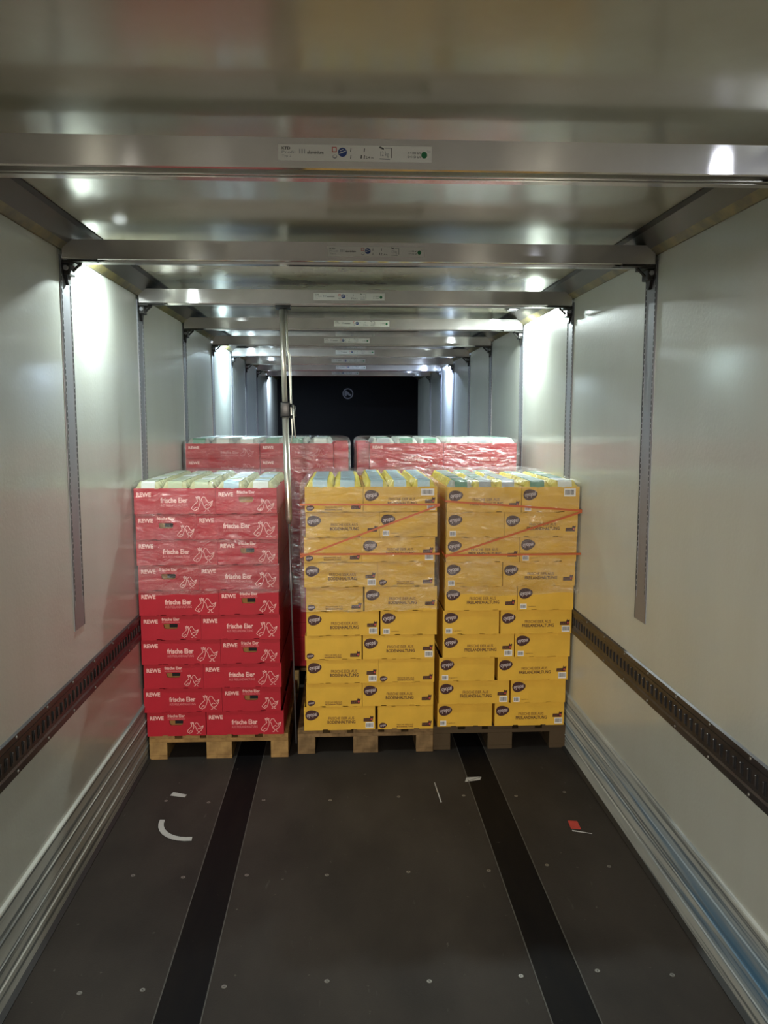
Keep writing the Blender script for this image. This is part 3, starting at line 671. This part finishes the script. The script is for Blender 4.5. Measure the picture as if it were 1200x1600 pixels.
# ---------------------------------------------------------------- stretch film
def film(x0, x1, y0, y1, z0, z1, top, seed, label, lean=0.0, xw=(-1.2285, 1.2285)):
    cx, cyy = (x0+x1)/2, (y0+y1)/2; hx, hy = (x1-x0)/2, (y1-y0)/2
    per = []; st = 0.022
    nx = int(2*hx/st); ny = int(2*hy/(st*1.6))
    for i in range(nx): per.append((-hx+2*hx*i/nx, -hy))
    for i in range(ny): per.append((hx, -hy+2*hy*i/ny))
    for i in range(nx): per.append((hx-2*hx*i/nx, hy))
    for i in range(ny): per.append((-hx, hy-2*hy*i/ny))
    rings = []; nz = int((z1-z0)/0.02)
    for k in range(nz+1): rings.append((1.0, z0+(z1-z0)*k/nz))
    for s_, dz in ((0.985, 0.45), (0.955, 0.75), (0.90, 0.95), (0.80, 1.0), (0.68, 1.0), (0.56, 1.0), (0.44, 1.0), (0.32, 1.0), (0.2, 1.0), (0.08, 1.0)): rings.append((s_, z1+(top-z1)*dz))
    vs = []; n = len(per)
    for k, (s_, z) in enumerate(rings):
        for i, (px, py) in enumerate(per):
            p = Vector((px*7, py*7, z*14+seed)); d = noise.noise(p)*0.0035+noise.noise(p*2.3)*0.002
            fx = px*s_ + (px/hx)*(0.004+d); fy = py*s_ + (py/hy)*(0.004+d)
            zz = z + (0.022*noise.noise(Vector((px*5, py*5, seed))) if k == 0 else 0) + (d*1.3 if s_ < 1 else 0)
            X = min(max(cx+fx, xw[0]), xw[1]); Y = cyy+fy - (lean*(z-z0) if fy < 0 else 0)
            vs.append((X, Y, zz))
    fs = [(k*n+i, k*n+(i+1) % n, (k+1)*n+(i+1) % n, (k+1)*n+i) for k in range(len(rings)-1) for i in range(n)]
    fs.append(tuple(range((len(rings)-1)*n, len(rings)*n)))
    o = MB().add(vs, fs, 'film').build('stretch_film', None, True)
    tag(o, label, 'film', 'stretch film around the stacks'); return o
ZT = 0.144+BH*10
film(-1.2255, -0.448, 4.490, 5.74, 0.985, ZT+0.002, ZT+0.044, 1, 'clear crinkled stretch film around the top of the left red stack')
film(-0.326, 0.440, 4.545, 5.76, 0.870, ZT+0.002, ZT+0.044, 9, 'clear crinkled stretch film around the top of the middle yellow stack')
film(0.480, 1.2265, 4.494, 5.76, 0.965, ZT+0.002, ZT+0.044, 17, 'clear crinkled stretch film around the top of the right yellow stack')
film(-1.213, -0.040, 5.885, 6.70, 0.60, 1.772, 1.812, 25, 'clear stretch film around the rear left red stack')
film(0.000, 1.175, 5.885, 6.70, 0.60, 1.772, 1.812, 33, 'clear stretch film around the rear right red stack')

# ---------------------------------------------------------------- orange tape
def tape(x0, x1, yf, yb, lines, label):
    """closed bands round the stack and one slanting run across its front; lines = (z at left, z at right)"""
    b = MB(); wd = 0.0055
    for k, (za, zb) in enumerate(lines):
        run = [((x0, yf), za), ((x1, yf), zb)]
        if k != 1: run = [((x0, yb), za)] + run + [((x1, yb), zb), ((x0, yb), za)]
        for (p, pa), (q, qa) in zip(run, run[1:]):
            d = Vector((q[0]-p[0], q[1]-p[1])).normalized(); nn = Vector((d.y, -d.x))*0.0012*(1+k*0.8)
            vs = [(p[0]+nn.x, p[1]+nn.y, pa-wd), (q[0]+nn.x, q[1]+nn.y, qa-wd), (q[0]+nn.x, q[1]+nn.y, qa+wd), (p[0]+nn.x, p[1]+nn.y, pa+wd)]
            vs += [(a-nn.x*0.5, c-nn.y*0.5, e) for a, c, e in vs]
            b.add(vs, [(0, 1, 2, 3), (7, 6, 5, 4), (0, 4, 5, 1), (3, 2, 6, 7)], 'orange')
    tag(b.build('packing_tape'), label, 'tape', 'orange tape round the yellow stacks')
tape(-0.330, 0.444, 4.531, 5.775, ((1.472, 1.469), (1.180, 1.466), (1.196, 1.192)), 'orange tape crossing the front of the middle yellow stack')
tape(0.470, 1.2285, 4.480, 5.775, ((1.492, 1.436), (1.185, 1.430), (1.192, 1.194)), 'orange tape crossing the front of the right yellow stack')

# ---------------------------------------------------------------- telescopic pole between the stacks
def pp(z):   # the pole leans a little
    t = (2.579-z)/2.579; return Vector((-0.433+0.052*t, 4.805, z))
o = empty('telescopic_pole', pp(0)); base_loc = pp(0)
def P(mb, name, par, **k): q = mb.build(name, None, True); q.data.transform(Matrix.Translation(-base_loc)); q.parent = par; return q
P(MB().tube([pp(1.33), pp(1.36), pp(1.95)], [0.010, 0.0185, 0.0185], 'cream_tube', 20), 'outer_tube', o)
P(MB().tube([pp(1.95), pp(2.565)], 0.0150, 'cream_tube', 20), 'inner_tube', o)
P(MB().tube([pp(0.0), pp(0.93), pp(0.95), pp(1.03), pp(1.05), pp(1.34)], [0.005, 0.005, 0.012, 0.012, 0.006, 0.006], 'alu_dull', 10), 'lower_rod', o)
a = pp(2.565); P(MB().box(a.x-0.035, a.x+0.050, a.y-0.04, a.y+0.04, 2.560, 2.578, 'black_plastic', 0.003), 'top_cap', o)['label'] = 'black top cap'
a = pp(1.99); cl = P(MB().box(a.x-0.027, a.x+0.030, a.y-0.028, a.y+0.028, a.z-0.040, a.z+0.048, 'black_plastic', 0.008), 'clamp', o); cl['label'] = 'black clamp'
P(MB().tube([a+Vector((0.030, -0.01, 0.03)), a+Vector((0.050, -0.02, 0.02)), a+Vector((0.055, -0.02, -0.03)), a+Vector((0.030, -0.01, -0.04))], 0.010, 'black_plastic', 10), 'clamp_lever', cl)
P(MB().tube([pp(2.56)+Vector((0.024, 0, 0)), pp(2.33)+Vector((0.024, 0, 0)), pp(2.30)+Vector((0.034, 0, 0)), pp(1.99)+Vector((0.034, 0, 0)), pp(1.86)+Vector((0.038, -0.01, 0)), pp(1.80)+Vector((0.030, -0.01, 0))], [0.007, 0.006, 0.009, 0.006, 0.004, 0.004], 'cream_tube', 10), 'side_rod', o)
P(MB().tube([a+Vector((0.048, -0.03, 0.03)), a+Vector((0.050, -0.035, -0.04)), a+Vector((0.056, -0.03, -0.12)), a+Vector((0.058, -0.02, -0.16))], 0.0035, 'cream_tube', 8), 'pull_cord', o)
tag(o, 'pale aluminium telescopic pole with black clamp, standing between the red and middle yellow stacks', 'pole')

# ---------------------------------------------------------------- emblem on the dark front wall, scraps on the floor
b = MB(); ye = YE-0.004
outer = [(0.094*math.cos(t*math.pi/16), 0.094*math.sin(t*math.pi/16)) for t in range(32)]; inner = [(p*0.80, q*0.80) for p, q in outer]
b.plate([outer, inner], 0, 0.003, 'emblem')
sw = [(-0.06, 0.035), (-0.03, 0.055), (0.0, 0.03), (0.03, 0.0), (0.06, -0.015), (0.05, -0.045), (0.015, -0.035), (-0.015, -0.01), (-0.03, -0.05), (-0.06, -0.03)]
b.plate([sw], 0, 0.003, 'emblem'); q = b.build('round_emblem', None, False, (0.0, ye, 2.385)); tag(q, 'faint grey round emblem on the black far end wall', 'emblem')
def scrap(name, pts, key, label, cat, z=0.0006):
    n = len(pts); b = MB().add([(x, y, z) for x, y in pts] + [(x, y, z+0.0008+0.002*(i % 2)) for i, (x, y) in enumerate(pts)], [tuple(range(n))[::-1], tuple(range(n, 2*n))] + [(i, (i+1) % n, n+(i+1) % n, n+i) for i in range(n)], key)
    tag(b.build(name), label, cat)
scrap('paper_scrap', [(-0.995, 4.135), (-0.915, 4.11), (-0.910, 4.14), (-0.985, 4.17)], 'scrap_white', 'small straight white paper scrap on the floor before the red stack', 'paper scrap')
arc = [(-0.82+0.17*math.cos(t), 3.86+0.20*math.sin(t)) for t in [math.pi*(0.98+0.062*k) for k in range(10)]]
arc2 = [(-0.82+0.145*math.cos(t), 3.86+0.165*math.sin(t)) for t in [math.pi*(0.98+0.062*k) for k in range(10)]]
nA = len(arc); b = MB().add([(x, y, 0.001) for x, y in arc+arc2] + [(x, y, 0.0025) for x, y in arc+arc2], [(i, i+1, nA+i+1, nA+i) for i in range(nA-1)] + [(2*nA+i, 3*nA+i, 3*nA+i+1, 2*nA+i+1) for i in range(nA-1)], 'scrap_white')
tag(b.build('paper_strip'), 'curved white paper strip lying on the dark floor at left', 'paper scrap')
scrap('red_paper_scrap', [(0.985, 3.69), (1.03, 3.68), (1.035, 3.76), (0.99, 3.765)], 'scrap_red', 'small red paper scrap on the floor near the right wall', 'paper scrap')
scrap('splinter', [(0.985, 3.665), (1.07, 3.635), (1.07, 3.640), (0.985, 3.672)], 'scrap_white', 'thin pale splinter beside the red paper scrap', 'splinter')
scrap('paper_crumb', [(0.555, 4.22), (0.64, 4.24), (0.655, 4.28), (0.57, 4.27)], 'scrap_white', 'pale smeared paper shred on the right dark floor strip', 'paper scrap')
scrap('string_end', [(0.396, 3.99), (0.402, 3.99), (0.393, 4.22), (0.388, 4.22)], 'scrap_white', 'thin white thread on the floor before the right stack', 'thread')
